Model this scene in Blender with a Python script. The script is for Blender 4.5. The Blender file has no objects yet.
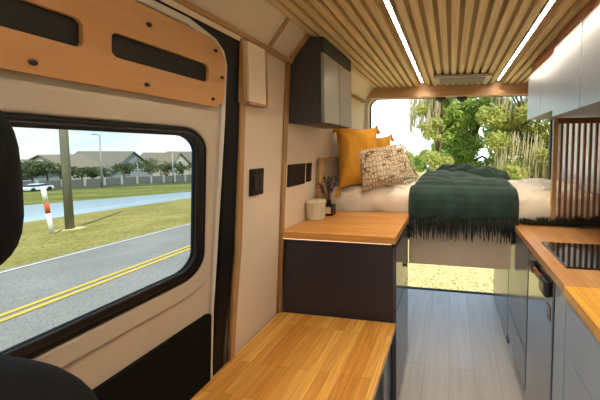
import bpy, bmesh, math, random
from mathutils import Vector, Matrix, noise
random.seed(7)
sc = bpy.context.scene
COL = sc.collection
R = math.radians

# ------------------------------------------------------------------ materials
def srgb(c):
    return tuple(((x/255)/12.92 if x/255 <= .04045 else (((x/255)+.055)/1.055)**2.4) for x in c) + (1,)
class NT:
    def __init__(s, name):
        s.m = bpy.data.materials.new(name); s.m.use_nodes = True
        s.t = s.m.node_tree; s.b = s.t.nodes['Principled BSDF']
        s.out = s.t.nodes['Material Output']
    def n(s, typ, **k):
        o = s.t.nodes.new(typ)
        for a, v in k.items():
            if a.startswith('i_'): o.inputs[a[2:].replace('_', ' ')].default_value = v
            else: setattr(o, a, v)
        return o
    def l(s, a, b): s.t.links.new(a, b)
    def coords(s, scale=(1, 1, 1), rot=(0, 0, 0), kind='Object'):
        tc = s.n('ShaderNodeTexCoord'); mp = s.n('ShaderNodeMapping')
        mp.inputs['Scale'].default_value = scale; mp.inputs['Rotation'].default_value = rot
        s.l(tc.outputs[kind], mp.inputs['Vector']); return mp.outputs['Vector']
    def ramp(s, fac, stops):
        r = s.n('ShaderNodeValToRGB'); e = r.color_ramp.elements
        while len(e) < len(stops): e.new(.5)
        for q, (p, c) in zip(e, stops): q.position = p; q.color = c
        s.l(fac, r.inputs['Fac']); return r.outputs['Color']
    def mix(s, fac, a, b, mode='MIX'):
        x = s.n('ShaderNodeMix', data_type='RGBA', blend_type=mode)
        for sock, v in ((x.inputs[0], fac), (x.inputs[6], a), (x.inputs[7], b)):
            if hasattr(v, 'is_output'): s.l(v, sock)
            else: sock.default_value = v
        return x.outputs[2]
    def bump(s, h, strength=.2, dist=.01):
        b = s.n('ShaderNodeBump'); b.inputs['Strength'].default_value = strength
        b.inputs['Distance'].default_value = dist; s.l(h, b.inputs['Height']); s.l(b.outputs['Normal'], s.b.inputs['Normal'])

def plain(name, rgb, rough=.5, metal=0., var=.06, nscale=6., bump=0., bscale=200., coat=0., spec=None, stretch=(1, 1, 1)):
    t = NT(name); c = srgb(rgb)
    v = t.coords(stretch)
    nz = t.n('ShaderNodeTexNoise', i_Scale=nscale, i_Detail=4.); t.l(v, nz.inputs['Vector'])
    lo = tuple(x*(1-var) for x in c[:3])+(1,); hi = tuple(min(1, x*(1+var)) for x in c[:3])+(1,)
    t.l(t.ramp(nz.outputs['Fac'], [(.3, lo), (.7, hi)]), t.b.inputs['Base Color'])
    t.b.inputs['Roughness'].default_value = rough; t.b.inputs['Metallic'].default_value = metal
    t.b.inputs['Coat Weight'].default_value = coat
    if spec is not None: t.b.inputs['Specular IOR Level'].default_value = spec
    if bump:
        n2 = t.n('ShaderNodeTexNoise', i_Scale=bscale, i_Detail=2.); t.l(v, n2.inputs['Vector']); t.bump(n2.outputs['Fac'], bump, .004)
    return t.m

def butcher(name, c1, c2, c3, along='Y', row=.042, length=.36, rough=.32):
    t = NT(name)
    rot = (0, 0, R(90)) if along == 'Y' else (0, 0, 0)
    v = t.coords((1, 1, 1), rot)
    b = t.n('ShaderNodeTexBrick', offset=.37, squash=1.)
    b.inputs['Scale'].default_value = 1; b.inputs['Mortar Size'].default_value = .0006; b.inputs['Bias'].default_value = 0
    b.inputs['Brick Width'].default_value = length; b.inputs['Row Height'].default_value = row
    b.inputs['Color1'].default_value = srgb(c1); b.inputs['Color2'].default_value = srgb(c2)
    b.inputs['Mortar'].default_value = srgb(c3); t.l(v, b.inputs['Vector'])
    v2 = t.coords((60, 4, 60) if along == 'Y' else (4, 60, 60))
    g = t.n('ShaderNodeTexNoise', i_Scale=1.5, i_Detail=6., i_Distortion=.6); t.l(v2, g.inputs['Vector'])
    grain = t.ramp(g.outputs['Fac'], [(.3, (.62, .58, .52, 1)), (.65, (1, 1, 1, 1))])
    t.l(t.mix(.75, b.outputs['Color'], grain, 'MULTIPLY'), t.b.inputs['Base Color'])
    t.b.inputs['Roughness'].default_value = rough
    t.bump(g.outputs['Fac'], .05, .002)
    return t.m

def wood(name, ca, cb, axis='Y', rough=.5, s=1.):
    t = NT(name)
    st = {'X': (3, 45, 45), 'Y': (45, 3, 45), 'Z': (45, 45, 3)}[axis]
    v = t.coords(tuple(x*s for x in st))
    g = t.n('ShaderNodeTexNoise', i_Scale=1., i_Detail=6., i_Distortion=.8); t.l(v, g.inputs['Vector'])
    t.l(t.ramp(g.outputs['Fac'], [(.3, srgb(cb)), (.7, srgb(ca))]), t.b.inputs['Base Color'])
    t.b.inputs['Roughness'].default_value = rough; t.bump(g.outputs['Fac'], .06, .002)
    return t.m

def emit(name, rgb, strength):
    t = NT(name); t.b.inputs['Base Color'].default_value = srgb(rgb)
    t.b.inputs['Emission Color'].default_value = srgb(rgb); t.b.inputs['Emission Strength'].default_value = strength
    return t.m

M = {}
M['wall'] = plain('wall_panel_paint', (228, 212, 190), .55, var=.03)
M['cove'] = plain('cove_panel', (222, 205, 182), .55, var=.03)
M['door_paint'] = plain('door_grey_paint', (198, 184, 164), .38, var=.03)
M['door_edge'] = plain('door_light_edge', (205, 200, 190), .35, var=.03)
M['black'] = plain('black_rubber', (8, 8, 8), .55, spec=.3)
M['black_soft'] = plain('black_seat_cloth', (9, 9, 9), .85, bump=.2, spec=.2)
M['black_panel'] = plain('black_card', (9, 8, 6), .85, spec=.2)
M['trim'] = wood('ply_edge', (184, 146, 98), (160, 120, 74), 'Z')
M['trim_y'] = wood('ply_edge_long', (184, 146, 98), (160, 120, 74), 'Y')
M['ply'] = wood('orange_ply', (204, 154, 100), (190, 138, 84), 'Y', .45, .35)
M['bench'] = butcher('bench_butcher_block', (238, 186, 98), (200, 136, 54), (150, 98, 38), 'Y')
M['cabtop'] = butcher('cabinet_butcher_block', (222, 164, 88), (204, 140, 64), (150, 94, 40), 'X')
M['counter'] = butcher('counter_butcher_block', (204, 156, 102), (190, 138, 84), (146, 98, 54), 'Y')
M['flap'] = butcher('flap_butcher_block_lit', (240, 190, 92), (228, 170, 68), (176, 118, 42), 'Y')  # counter wood with window light painted in as a yellower tone
M['header'] = wood('header_wood', (196, 160, 118), (178, 140, 98), 'X', .5)
M['navy'] = plain('charcoal_laminate', (38, 38, 50), .45, var=.04)
M['gloss_dark'] = plain('charcoal_gloss', (70, 72, 78), .12, var=.03)
M['wallcab_side'] = plain('wall_cabinet_charcoal', (46, 46, 50), .5, var=.04)
M['wallcab_door'] = plain('wall_cabinet_grey', (136, 134, 124), .28, var=.03)
M['blue'] = plain('window_lit_laminate', (164, 178, 194), .2, var=.03)  # grey laminate with bluish window light painted in as a paler base
M['upper'] = plain('overhead_laminate', (112, 120, 128), .28, var=.03)
M['greyfront'] = plain('grey_front', (120, 124, 128), .16, var=.03)
M['steel'] = plain('brushed_steel', (165, 165, 165), .14, metal=.9, var=.05, stretch=(4, 4, 60))
M['glassblack'] = plain('black_glass', (6, 6, 7), .04, spec=1., coat=1.)
M['plastic'] = plain('black_plastic', (18, 17, 17), .3)
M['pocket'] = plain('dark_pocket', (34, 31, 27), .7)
M['plastic2'] = plain('dark_grey_plastic', (46, 44, 42), .35)
M['sheet'] = plain('cream_sheet', (236, 224, 204), .85, var=.03, bump=.15, bscale=350)
M['apron'] = plain('bed_front_panel', (196, 178, 154), .5, var=.03)
M['mustard'] = plain('mustard_cotton', (200, 142, 34), .85, var=.1, bump=.3, bscale=250)
M['cup'] = plain('ribbed_cup', (206, 194, 168), .5, var=.06)
M['label'] = plain('cream_label', (220, 200, 168), .6)
M['amber'] = plain('dark_bottle', (28, 16, 12), .12)
M['sprig'] = plain('dried_sprig', (70, 50, 50), .8, var=.2)
M['reed'] = plain('reed_tan', (170, 110, 60), .7)
M['led'] = emit('led_warm', (255, 239, 218), 64.)
M['led_small'] = emit('led_strip_under_top', (255, 205, 165), 1.3)
M['vent'] = plain('vent_grey', (186, 180, 170), .5)
M['ventdark'] = plain('vent_mesh_dark', (140, 134, 126), .5)
M['slat_brown'] = wood('slat_brown', (150, 92, 46), (112, 62, 28), 'Z', .45)
M['headb'] = plain('headboard_grey', (150, 132, 108), .7)
M['metal_grey'] = plain('galvanised', (150, 150, 145), .5, metal=.3)
M['white'] = plain('white_paint', (230, 228, 222), .5)
M['garland'] = plain('dark_fringe_yarn', (36, 36, 24), .95, var=.3, nscale=60)

def floor_mat():
    t = NT('glossy_vinyl_plank')
    v = t.coords((1, 1, 1), (0, 0, R(90)))
    b = t.n('ShaderNodeTexBrick', offset=.4)
    b.inputs['Scale'].default_value = 1; b.inputs['Mortar Size'].default_value = .0012
    b.inputs['Brick Width'].default_value = 1.1; b.inputs['Row Height'].default_value = .15
    b.inputs['Color1'].default_value = srgb((204, 200, 197)); b.inputs['Color2'].default_value = srgb((196, 191, 186))
    b.inputs['Mortar'].default_value = srgb((166, 156, 146)); t.l(v, b.inputs['Vector'])
    v2 = t.coords((40, 2.5, 40)); g = t.n('ShaderNodeTexNoise', i_Scale=1., i_Detail=6.); t.l(v2, g.inputs['Vector'])
    gr = t.ramp(g.outputs['Fac'], [(.3, (.82, .8, .78, 1)), (.7, (1, 1, 1, 1))])
    t.l(t.mix(.8, b.outputs['Color'], gr, 'MULTIPLY'), t.b.inputs['Base Color'])
    t.b.inputs['Roughness'].default_value = .24; t.bump(g.outputs['Fac'], .04, .002)
    return t.m
M['floor'] = floor_mat()

def ceiling_mats():
    a = wood('pine_slat', (236, 214, 166), (206, 176, 124), 'Y', .5, .8)
    b = wood('ply_backing', (176, 142, 94), (156, 122, 76), 'Y', .6, .8)
    return a, b
M['slat'], M['backing'] = ceiling_mats()

def glass_mat():
    t = NT('window_glass'); t.t.nodes.remove(t.b)
    tr = t.n('ShaderNodeBsdfTransparent'); tr.inputs['Color'].default_value = (.93, .96, .95, 1)
    gl = t.n('ShaderNodeBsdfGlossy'); gl.inputs['Roughness'].default_value = .02
    fr = t.n('ShaderNodeFresnel'); fr.inputs['IOR'].default_value = 1.25
    mx = t.n('ShaderNodeMixShader'); t.l(fr.outputs[0], mx.inputs[0]); t.l(tr.outputs[0], mx.inputs[1]); t.l(gl.outputs[0], mx.inputs[2])
    t.l(mx.outputs[0], t.out.inputs['Surface']); return t.m
M['glass'] = glass_mat()

def pattern_mat(name):
    t = NT(name)
    v = t.coords((1, 1, 1))
    vo = t.n('ShaderNodeTexVoronoi', feature='DISTANCE_TO_EDGE', i_Scale=31., i_Randomness=.5)
    vm = t.n('ShaderNodeMapping'); vm.inputs['Scale'].default_value = (1.5, .9, 1); t.l(v, vm.inputs['Vector']); t.l(vm.outputs[0], vo.inputs['Vector'])
    w = t.n('ShaderNodeTexNoise', i_Scale=14., i_Detail=2.); t.l(v, w.inputs['Vector'])
    lines = t.ramp(vo.outputs['Distance'], [(.045, (1, 1, 1, 1)), (.09, (0, 0, 0, 1))])
    f = t.n('ShaderNodeTexVoronoi', feature='F1', i_Scale=31., i_Randomness=.5); t.l(vm.outputs[0], f.inputs['Vector'])
    eyes = t.ramp(f.outputs['Distance'], [(.14, (1, 1, 1, 1)), (.2, (0, 0, 0, 1))])
    dots = t.ramp(w.outputs['Fac'], [(.5, (0, 0, 0, 1)), (.54, (1, 1, 1, 1))])
    e2 = t.mix(1., eyes, dots, 'MULTIPLY')
    m = t.mix(1., lines, e2, 'LIGHTEN')
    t.l(t.mix(m, srgb((206, 192, 164)), srgb((122, 88, 54))), t.b.inputs['Base Color'])
    t.b.inputs['Roughness'].default_value = .9
    n2 = t.n('ShaderNodeTexNoise', i_Scale=260., i_Detail=2.); t.l(v, n2.inputs['Vector']); t.bump(n2.outputs['Fac'], .3, .004)
    return t.m
M['pattern'] = pattern_mat('printed_linen')

def blanket_mat():
    t = NT('green_wool')
    v = t.coords((1, 1, 1))
    n1 = t.n('ShaderNodeTexNoise', i_Scale=9., i_Detail=5.); t.l(v, n1.inputs['Vector'])
    t.l(t.ramp(n1.outputs['Fac'], [(.3, srgb((22, 46, 40))), (.7, srgb((40, 68, 60)))]), t.b.inputs['Base Color'])
    t.b.inputs['Roughness'].default_value = .95
    t.b.inputs['Sheen Weight'].default_value = .15; t.b.inputs['Sheen Roughness'].default_value = .5
    w = t.n('ShaderNodeTexWave', i_Scale=120., i_Distortion=2.); t.l(v, w.inputs['Vector']); t.bump(w.outputs['Fac'], .25, .004)
    return t.m
M['blanket'] = blanket_mat()
M['fringe'] = plain('green_fringe', (18, 28, 22), .95, var=.2)

def ground_mat(name, a, b, c, s1, s2, rough=.95, stretch=(1, 1, 1)):
    t = NT(name); v = t.coords(stretch)
    n1 = t.n('ShaderNodeTexNoise', i_Scale=s1, i_Detail=5.); t.l(v, n1.inputs['Vector'])
    n2 = t.n('ShaderNodeTexNoise', i_Scale=s2, i_Detail=3.); t.l(v, n2.inputs['Vector'])
    big = t.ramp(n1.outputs['Fac'], [(.35, srgb(a)), (.65, srgb(b))])
    sp = t.ramp(n2.outputs['Fac'], [(.38, (1, 1, 1, 1)), (.46, (0, 0, 0, 1))])
    t.l(t.mix(sp, big, srgb(c)), t.b.inputs['Base Color'])
    t.b.inputs['Roughness'].default_value = rough; t.b.inputs['Specular IOR Level'].default_value = .1; t.bump(n2.outputs['Fac'], .3, .02)
    return t.m
M['gravel'] = ground_mat('sunny_gravel', (226, 204, 142), (206, 184, 120), (140, 116, 62), .6, 26.)
M['asphalt'] = ground_mat('asphalt', (150, 146, 138), (138, 134, 126), (112, 110, 104), .8, 38.)
M['grass'] = ground_mat('verge_grass', (166, 150, 86), (140, 130, 66), (104, 98, 50), .5, 9.)
M['grass2'] = ground_mat('bank_grass', (140, 136, 68), (98, 102, 46), (82, 86, 42), .25, 3., stretch=(2.2, .3, 1))
M['farland'] = ground_mat('far_ground', (70, 76, 52), (90, 94, 66), (60, 64, 44), .2, 2.)
M['yellow'] = plain('yellow_road_paint', (214, 178, 62), .8, var=.1)
M['whitepaint'] = plain('white_road_paint', (214, 208, 194), .8, var=.1)
def water():
    t = NT('pond_water'); t.b.inputs['Base Color'].default_value = srgb((176, 194, 206)); t.b.inputs['Roughness'].default_value = .18
    v = t.coords((1, .25, 1)); n = t.n('ShaderNodeTexNoise', i_Scale=3., i_Detail=4.); t.l(v, n.inputs['Vector']); t.bump(n.outputs['Fac'], .25, .05)
    return t.m
M['water'] = water()
def leaf_mat(name, a, b, tl=.5):
    t = NT(name); v = t.coords()
    n = t.n('ShaderNodeTexNoise', i_Scale=1.6, i_Detail=4.); t.l(v, n.inputs['Vector'])
    gi = t.ramp(n.outputs['Fac'], [(.3, srgb(a)), (.7, srgb(b))])
    t.l(gi, t.b.inputs['Base Color']); t.b.inputs['Roughness'].default_value = .6
    tr = t.n('ShaderNodeBsdfTranslucent'); t.l(gi, tr.inputs['Color'])
    mx = t.n('ShaderNodeMixShader'); mx.inputs[0].default_value = tl
    t.l(t.b.outputs[0], mx.inputs[1]); t.l(tr.outputs[0], mx.inputs[2]); t.l(mx.outputs[0], t.out.inputs['Surface'])
    return t.m
M['leaf_oak'] = leaf_mat('oak_leaf', (142, 176, 76), (204, 216, 116))
M['leaf_yellow'] = leaf_mat('yellow_green_leaf', (168, 178, 84), (214, 214, 130))
M['leaf_far'] = leaf_mat('far_leaf', (62, 78, 42), (100, 112, 66), .25)
M['leaf_hedge'] = leaf_mat('bright_leaf', (150, 182, 78), (196, 214, 116))
M['moss'] = leaf_mat('hanging_moss', (218, 206, 164), (242, 234, 204), .5)
M['bark'] = plain('bark', (110, 94, 72), .9, var=.25, bump=.5, bscale=30)
M['polewood'] = plain('pole_wood', (118, 116, 96), .85, var=.2, nscale=12, stretch=(1, 1, .1))
M['orange'] = plain('orange_band', (206, 90, 40), .6)
M['housewall'] = plain('house_wall', (146, 150, 148), .8, nscale=2)
M['housewall2'] = plain('house_wall_cream', (196, 188, 170), .8, nscale=2)
M['roof'] = plain('roof_shingle', (116, 112, 98), .9, var=.15, nscale=8)
M['roof2'] = plain('roof_shingle_brown', (124, 114, 96), .9, var=.15, nscale=8)
M['pane'] = plain('window_pane_dark', (50, 58, 70), .1)
M['fence'] = plain('fence_panel', (104, 103, 98), .85)
M['fencepost'] = plain('fence_post_pale', (166, 162, 152), .8)
M['carwhite'] = plain('car_white', (226, 230, 236), .2)
M['tyre'] = plain('tyre_black', (24, 24, 24), .8)

M['blind'] = leaf_mat('white_blind_fabric', (244, 240, 236), (250, 246, 242), .6)
# ------------------------------------------------------------------ mesh helpers
def link(name, me, mat, parent=None, smooth=False):
    o = bpy.data.objects.new(name, me); COL.objects.link(o)
    if mat is not None:
        for m in (mat if isinstance(mat, (list, tuple)) else [mat]): me.materials.append(m)
    if parent is not None: o.parent = parent
    if smooth:
        for p in me.polygons: p.use_smooth = True
    return o
def tag(o, label=None, cat=None, group=None, kind=None):
    if label: o['label'] = label
    if cat: o['category'] = cat
    if group: o['group'] = group
    if kind: o['kind'] = kind
    return o
def thing(name, label, cat, loc=(0, 0, 0), group=None, rz=0):
    o = bpy.data.objects.new(name, None); COL.objects.link(o); o.location = loc; o.rotation_euler.z = rz
    o.empty_display_size = .05
    return tag(o, label, cat, group)
def struct(o): o['kind'] = 'structure'; return o

class MB:
    def __init__(s): s.bm = bmesh.new()
    def box(s, x0, x1, y0, y1, z0, z1, bev=0., mi=0, mat=None):
        b = bmesh.new()
        vs = [b.verts.new((x, y, z)) for x in (x0, x1) for y in (y0, y1) for z in (z0, z1)]
        for f in ((0, 1, 3, 2), (4, 6, 7, 5), (0, 4, 5, 1), (2, 3, 7, 6), (0, 2, 6, 4), (1, 5, 7, 3)): b.faces.new([vs[i] for i in f])
        bmesh.ops.recalc_face_normals(b, faces=b.faces)
        if bev: bmesh.ops.bevel(b, geom=list(b.edges), offset=bev, segments=2, affect='EDGES', profile=.7)
        s.add(b, mi, mat); return s
    def add(s, b, mi=0, mat=None):
        me = bpy.data.meshes.new('tmp')
        for f in b.faces: f.material_index = mi
        if mat is not None: bmesh.ops.transform(b, matrix=mat, verts=b.verts)
        b.to_mesh(me); b.free(); s.bm.from_mesh(me); bpy.data.meshes.remove(me)
    def poly(s, pts, mi=0):
        f = s.bm.faces.new([s.bm.verts.new(p) for p in pts]); f.material_index = mi; return s
    def prism(s, pts, vec, mi=0):
        b = bmesh.new(); v = Vector(vec)
        a = [b.verts.new(p) for p in pts]; c = [b.verts.new(Vector(p)+v) for p in pts]
        b.faces.new(a); b.faces.new(list(reversed(c)))
        n = len(pts)
        for i in range(n): b.faces.new((a[i], c[i], c[(i+1) % n], a[(i+1) % n]))
        bmesh.ops.recalc_face_normals(b, faces=b.faces); s.add(b, mi); return s
    def tube(s, pts, rads, seg=10, mi=0, cap=True):
        b = bmesh.new(); pts = [Vector(p) for p in pts]
        if not hasattr(rads, '__len__'): rads = [rads]*len(pts)
        rings = []
        for i, p in enumerate(pts):
            d = (pts[min(i+1, len(pts)-1)]-pts[max(i-1, 0)]).normalized()
            a = d.orthogonal().normalized() if i == 0 else (rings_a - d*rings_a.dot(d)).normalized()
            rings_a = a; c = d.cross(a)
            rings.append([b.verts.new(p+(a*math.cos(2*math.pi*k/seg)+c*math.sin(2*math.pi*k/seg))*rads[i]) for k in range(seg)])
        for i in range(len(rings)-1):
            for k in range(seg): b.faces.new((rings[i][k], rings[i][(k+1) % seg], rings[i+1][(k+1) % seg], rings[i+1][k]))
        if cap: b.faces.new(list(reversed(rings[0]))); b.faces.new(rings[-1])
        bmesh.ops.recalc_face_normals(b, faces=b.faces)
        for f in b.faces: f.smooth = True
        s.add(b, mi); return s
    def lathe(s, prof, loc=(0, 0, 0), seg=28, mi=0):
        b = bmesh.new(); L = Vector(loc)
        rings = [[b.verts.new(L+Vector((r*math.cos(2*math.pi*k/seg), r*math.sin(2*math.pi*k/seg), z))) for k in range(seg)] for r, z in prof]
        for i in range(len(rings)-1):
            for k in range(seg): b.faces.new((rings[i][k], rings[i][(k+1) % seg], rings[i+1][(k+1) % seg], rings[i+1][k]))
        b.faces.new(list(reversed(rings[0]))); b.faces.new(rings[-1])
        bmesh.ops.recalc_face_normals(b, faces=b.faces)
        for f in b.faces: f.smooth = True
        s.add(b, mi); return s
    def ball(s, c, r, sub=2, mi=0):
        b = bmesh.new(); bmesh.ops.create_icosphere(b, subdivisions=sub, radius=1)
        rr = r if hasattr(r, '__len__') else (r, r, r)
        for v in b.verts: v.co = Vector((v.co.x*rr[0]+c[0], v.co.y*rr[1]+c[1], v.co.z*rr[2]+c[2]))
        for f in b.faces: f.smooth = True
        s.add(b, mi); return s
    def build(s, name, mat, parent=None, kind=None):
        me = bpy.data.meshes.new(name); s.bm.to_mesh(me); s.bm.free()
        o = link(name, me, mat, parent)
        if kind: o['kind'] = kind
        return o

def rrect(a0, a1, b0, b1, r, n=8):
    pts = []
    rs = r if hasattr(r, '__len__') else (r,)*4       # corners: a1b1, a0b1, a0b0, a1b0
    for (ca, cb, t0, q) in ((a1-rs[0], b1-rs[0], 0, rs[0]), (a0+rs[1], b1-rs[1], 90, rs[1]), (a0+rs[2], b0+rs[2], 180, rs[2]), (a1-rs[3], b0+rs[3], 270, rs[3])):
        for k in range(n+1):
            t = R(t0+90*k/n); pts.append((ca+q*math.cos(t), cb+q*math.sin(t)))
    return pts
def plate(name, loops, thick, fn, mat, parent=None, bev=0., res=2):
    """2D outline with holes, given thickness and rounded edges, mapped by fn(a, b, c)."""
    cu = bpy.data.curves.new('tmp', 'CURVE'); cu.dimensions = '2D'; cu.fill_mode = 'BOTH'
    cu.extrude = max(thick/2-bev, .0001); cu.bevel_depth = bev; cu.bevel_resolution = res; cu.offset = -bev
    for lp in loops:
        sp = cu.splines.new('POLY'); sp.points.add(len(lp)-1); sp.use_cyclic_u = True
        for p, (a, b) in zip(sp.points, lp): p.co = (a, b, 0, 1)
    to = bpy.data.objects.new('tmp', cu); COL.objects.link(to)
    dg = bpy.context.evaluated_depsgraph_get(); dg.update()
    me = bpy.data.meshes.new_from_object(to.evaluated_get(dg))
    bpy.data.objects.remove(to); bpy.data.curves.remove(cu)
    for v in me.vertices: v.co = fn(v.co.x, v.co.y, v.co.z)
    bm = bmesh.new(); bm.from_mesh(me); bmesh.ops.remove_doubles(bm, verts=bm.verts, dist=1e-5)
    bmesh.ops.recalc_face_normals(bm, faces=bm.faces); bm.to_mesh(me); bm.free()
    me.name = name; me.materials.clear()
    return link(name, me, mat, parent)

def lean(z): return -.885 + (z-.53)*.066           # the left side of the body leans in towards the roof
def LW(off): return lambda a, b, c: (lean(b)+off+c, a, b)

# ------------------------------------------------------------------ camera
F, CX, CY = 255.6, 414.5, 162.8
yaw, pit, rol = -.1423, .0531, -.0028
f = Vector((math.sin(yaw)*math.cos(pit), math.cos(yaw)*math.cos(pit), -math.sin(pit)))
rt = Vector((math.cos(yaw), -math.sin(yaw), 0)); dn = f.cross(rt)
r2 = rt*math.cos(rol)+dn*math.sin(rol); d2 = -rt*math.sin(rol)+dn*math.cos(rol)
cam = bpy.data.cameras.new('camera'); co = bpy.data.objects.new('camera', cam); COL.objects.link(co)
mw = Matrix((r2, -d2, -f)).transposed().to_4x4(); mw.translation = (0, 0, 1.36); co.matrix_world = mw
cam.sensor_width = 36; cam.sensor_fit = 'HORIZONTAL'; cam.lens = F/600*36
cam.shift_x = -(CX-300)/600; cam.shift_y = -(200-CY)/600
cam.clip_start = .02; cam.clip_end = 600
sc.camera = co

# ------------------------------------------------------------------ room shell
struct(MB().box(-.96, .96, -1.2, 2.4, -.05, 0).build('floor', M['floor']))
o = struct(MB().box(-.9, .9, 2.4, 2.43, -.05, .006, .004).build('trim_1', M['black']))
# ceiling: slats on a backing board
mb = MB(); mb.box(-.96, .96, -1.2, 2.32, 1.935, 1.965, 0, 1)
x = -.70
while x < .93:
    for lx in (-.247, .37):                      # slats stop short of the two light channels
        if x < lx+.0105 and x+.033 > lx-.0105: break
    else: mb.box(x, x+.033, -1.0, 2.30, 1.918, 1.936, .002, 0)
    x += .0535
struct(mb.build('ceiling', [M['slat'], M['backing']]))
# left wall beyond the sliding door
lp = [(.905, 1.79), (.905, .95), (.893, .75), (.886, .56), (.884, 0), (2.36, 0), (2.36, 1.82), (1.16, 1.82)]
struct(plate('wall_left', [lp], .02, LW(-.022), M['wall']))
# cove between wall and ceiling
mb = MB()
mb.prism([(-.806, -1.2, 1.795), (-.70, -1.2, 1.925), (-.70, -1.2, 1.95), (-.84, -1.2, 1.80)], (0, 3.5, 0))
struct(mb.build('wall_left_cove', M['cove']))
mb = MB(); mb.box(-.83, -.785, -1.2, 2.3, 1.785, 1.803, .003)
struct(mb.build('trim_2', M['trim_y']))
mb = MB(); mb.prism([(-.80, 1.035, 1.80), (-.80, 1.047, 1.80), (-.69, 1.047, 1.935), (-.69, 1.035, 1.935)], (.006, 0, -.006))
struct(mb.build('trim_3', M['trim']))
mb = MB(); mb.prism([(-.80, 1.18, 1.80), (-.80, 1.20, 1.80), (-.69, 1.20, 1.935), (-.69, 1.18, 1.935)], (.008, 0, -.008))
struct(mb.build('trim_4', M['trim']))
# vertical ply strip on the wall beside the cabinets
struct(plate('trim_5', [[(1.180, .5), (1.198, .5), (1.198, 1.80), (1.180, 1.80)]], .016, LW(-.004), M['trim']))
# ply edge at the door pillar
struct(plate('trim_6', [[(.876, .45), (.879, .56), (.884, .75), (.896, .95), (.897, 1.56), (.912, 1.78), (.934, 1.78), (.918, 1.56), (.918, .95), (.904, .75), (.897, .56), (.895, .45)]], .022, LW(.0), M['trim']))
# black door seal following the pillar
struct(plate('trim_7', [[(.812, .0), (.812, .64), (.833, .97), (.840, 1.54), (.840, 1.66), (.80, 1.735), (.70, 1.757), (-.5, 1.757), (-.5, 1.775), (.89, 1.775), (.935, 1.785), (.935, 1.71), (.905, 1.66), (.9, 1.55), (.886, .96), (.868, .75), (.85, .57), (.85, 0)]], .03, LW(-.012), M['black']))
struct(plate('seal_light_block', [[(.78, -.02), (.92, -.02), (.94, 1.5), (.96, 1.80), (.78, 1.80)]], .01, LW(-.038), M['black']))  # unseen black plate added behind the seal to block leaking daylight
struct(plate('wall_left_header', [[(-.5, 1.768), (.90, 1.768), (.90, 1.79), (-.5, 1.79)]], .012, LW(.0), M['cove']))
# lower plinth trim hidden by the bench, right wall, rear pillars
struct(plate('wall_right', [[(-1.2, 0), (2.4, 0), (2.4, 1.95), (-1.2, 1.95)], rrect(1.72, 2.28, 1.16, 1.60, .05)], .03, lambda a, b, c: (.945+c, a, b), M['wall']))
w2 = struct(bpy.data.objects.new('window_2', None)); COL.objects.link(w2)
plate('window_frame', [rrect(1.70, 2.30, 1.14, 1.62, .06), rrect(1.73, 2.27, 1.17, 1.59, .045)], .03, lambda a, b, c: (.94+c, a, b), M['black'], w2, .004)
plate('window_glass', [rrect(1.72, 2.28, 1.16, 1.60, .05)], .004, lambda a, b, c: (.945+c, a, b), M['glass'], w2)
hole = rrect(-.79, .885, -.12, 1.845, .09)
struct(plate('trim_8', [rrect(-.95, .95, -.3, 1.97, .02), hole], .05, lambda a, b, c: (a, 2.40+c, b), M['wall']))
struct(plate('trim_9', [rrect(-.825, .915, -.2, 1.87, .11), rrect(-.785, .875, -.1, 1.842, .085)], .05, lambda a, b, c: (a, 2.45+c, b), M['black'], bev=.008))
struct(MB().box(-.86, .92, 2.295, 2.36, 1.826, 1.94, .006).build('trim_10', M['header']))
# front of the cab, behind the camera: wall with windscreen opening
struct(plate('wall_front', [rrect(-.97, .97, -.05, 1.97, .02), rrect(-.86, .86, .95, 1.8, .1)], .03, lambda a, b, c: (a, -1.2+c, b), M['wall']))
struct(plate('wall_left_cab', [[(-1.2, -.05), (-.36, -.05), (-.36, 1.97), (-1.2, 1.97)], rrect(-1.1, -.45, .98, 1.6, .08)], .03, LW(-.02), M['wall']))
struct(MB().prism([(-.87, -1.2, 1.79), (-.95, -1.2, 1.79), (-.95, -1.2, 1.965), (-.80, -1.2, 1.965)], (0, 3.56, 0)).build('wall_left_upper', M['wall']))

# ------------------------------------------------------------------ sliding door with window
door = struct(bpy.data.objects.new('door_1', None)); COL.objects.link(door)
glass_loop = rrect(-.25, .722, .966, 1.400, .055)
seal_out = rrect(-.30, .762, .925, 1.426, .075)
door_out = [(-.35, .0), (.802, 0), (.802, .76), (.812, .98), (.832, 1.46), (.836, 1.66), (.822, 1.705), (.79, 1.735), (.70, 1.76), (-.35, 1.76)]
plate('door_shell', [door_out, rrect(-.275, .742, .945, 1.413, .065)], .02, LW(-.012), M['door_paint'], door, .004)
# raised rounded frame around the window and at the rim
plate('raised_frame', [[(-.35, .865), (.70, .865), (.765, .88), (.788, .93), (.806, 1.46), (.802, 1.478), (.78, 1.49), (-.35, 1.49)], rrect(-.30, .762, .925, 1.426, .075)], .022, LW(-.004), M['door_paint'], door, .009, 4)
rim = plate('door_rim', [[(.795, 0), (.802, 0), (.802, .76), (.812, .98), (.832, 1.46), (.836, 1.66), (.822, 1.705), (.79, 1.735), (.70, 1.76), (-.35, 1.76), (-.35, 1.738), (.69, 1.738), (.775, 1.715), (.805, 1.69), (.818, 1.65), (.815, 1.46), (.797, .98), (.790, .76)]], .016, LW(.0), M['door_edge'], door, .004)
plate('lower_card', [rrect(-.35, .792, .05, .765, .02)], .02, LW(.0), M['black_panel'], door, .004)
win = struct(bpy.data.objects.new('window_1', None)); COL.objects.link(win)
plate('window_seal', [seal_out, glass_loop], .022, LW(.0), M['black'], win, .008)
plate('inner_seal', [rrect(-.285, .745, .942, 1.413, .066), rrect(-.25, .722, .966, 1.400, .055)], .010, LW(.012), M['plastic'], win, .004)
plate('window_glass', [rrect(-.27, .735, .95, 1.41, .06)], .004, LW(-.006), M['glass'], win)

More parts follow.
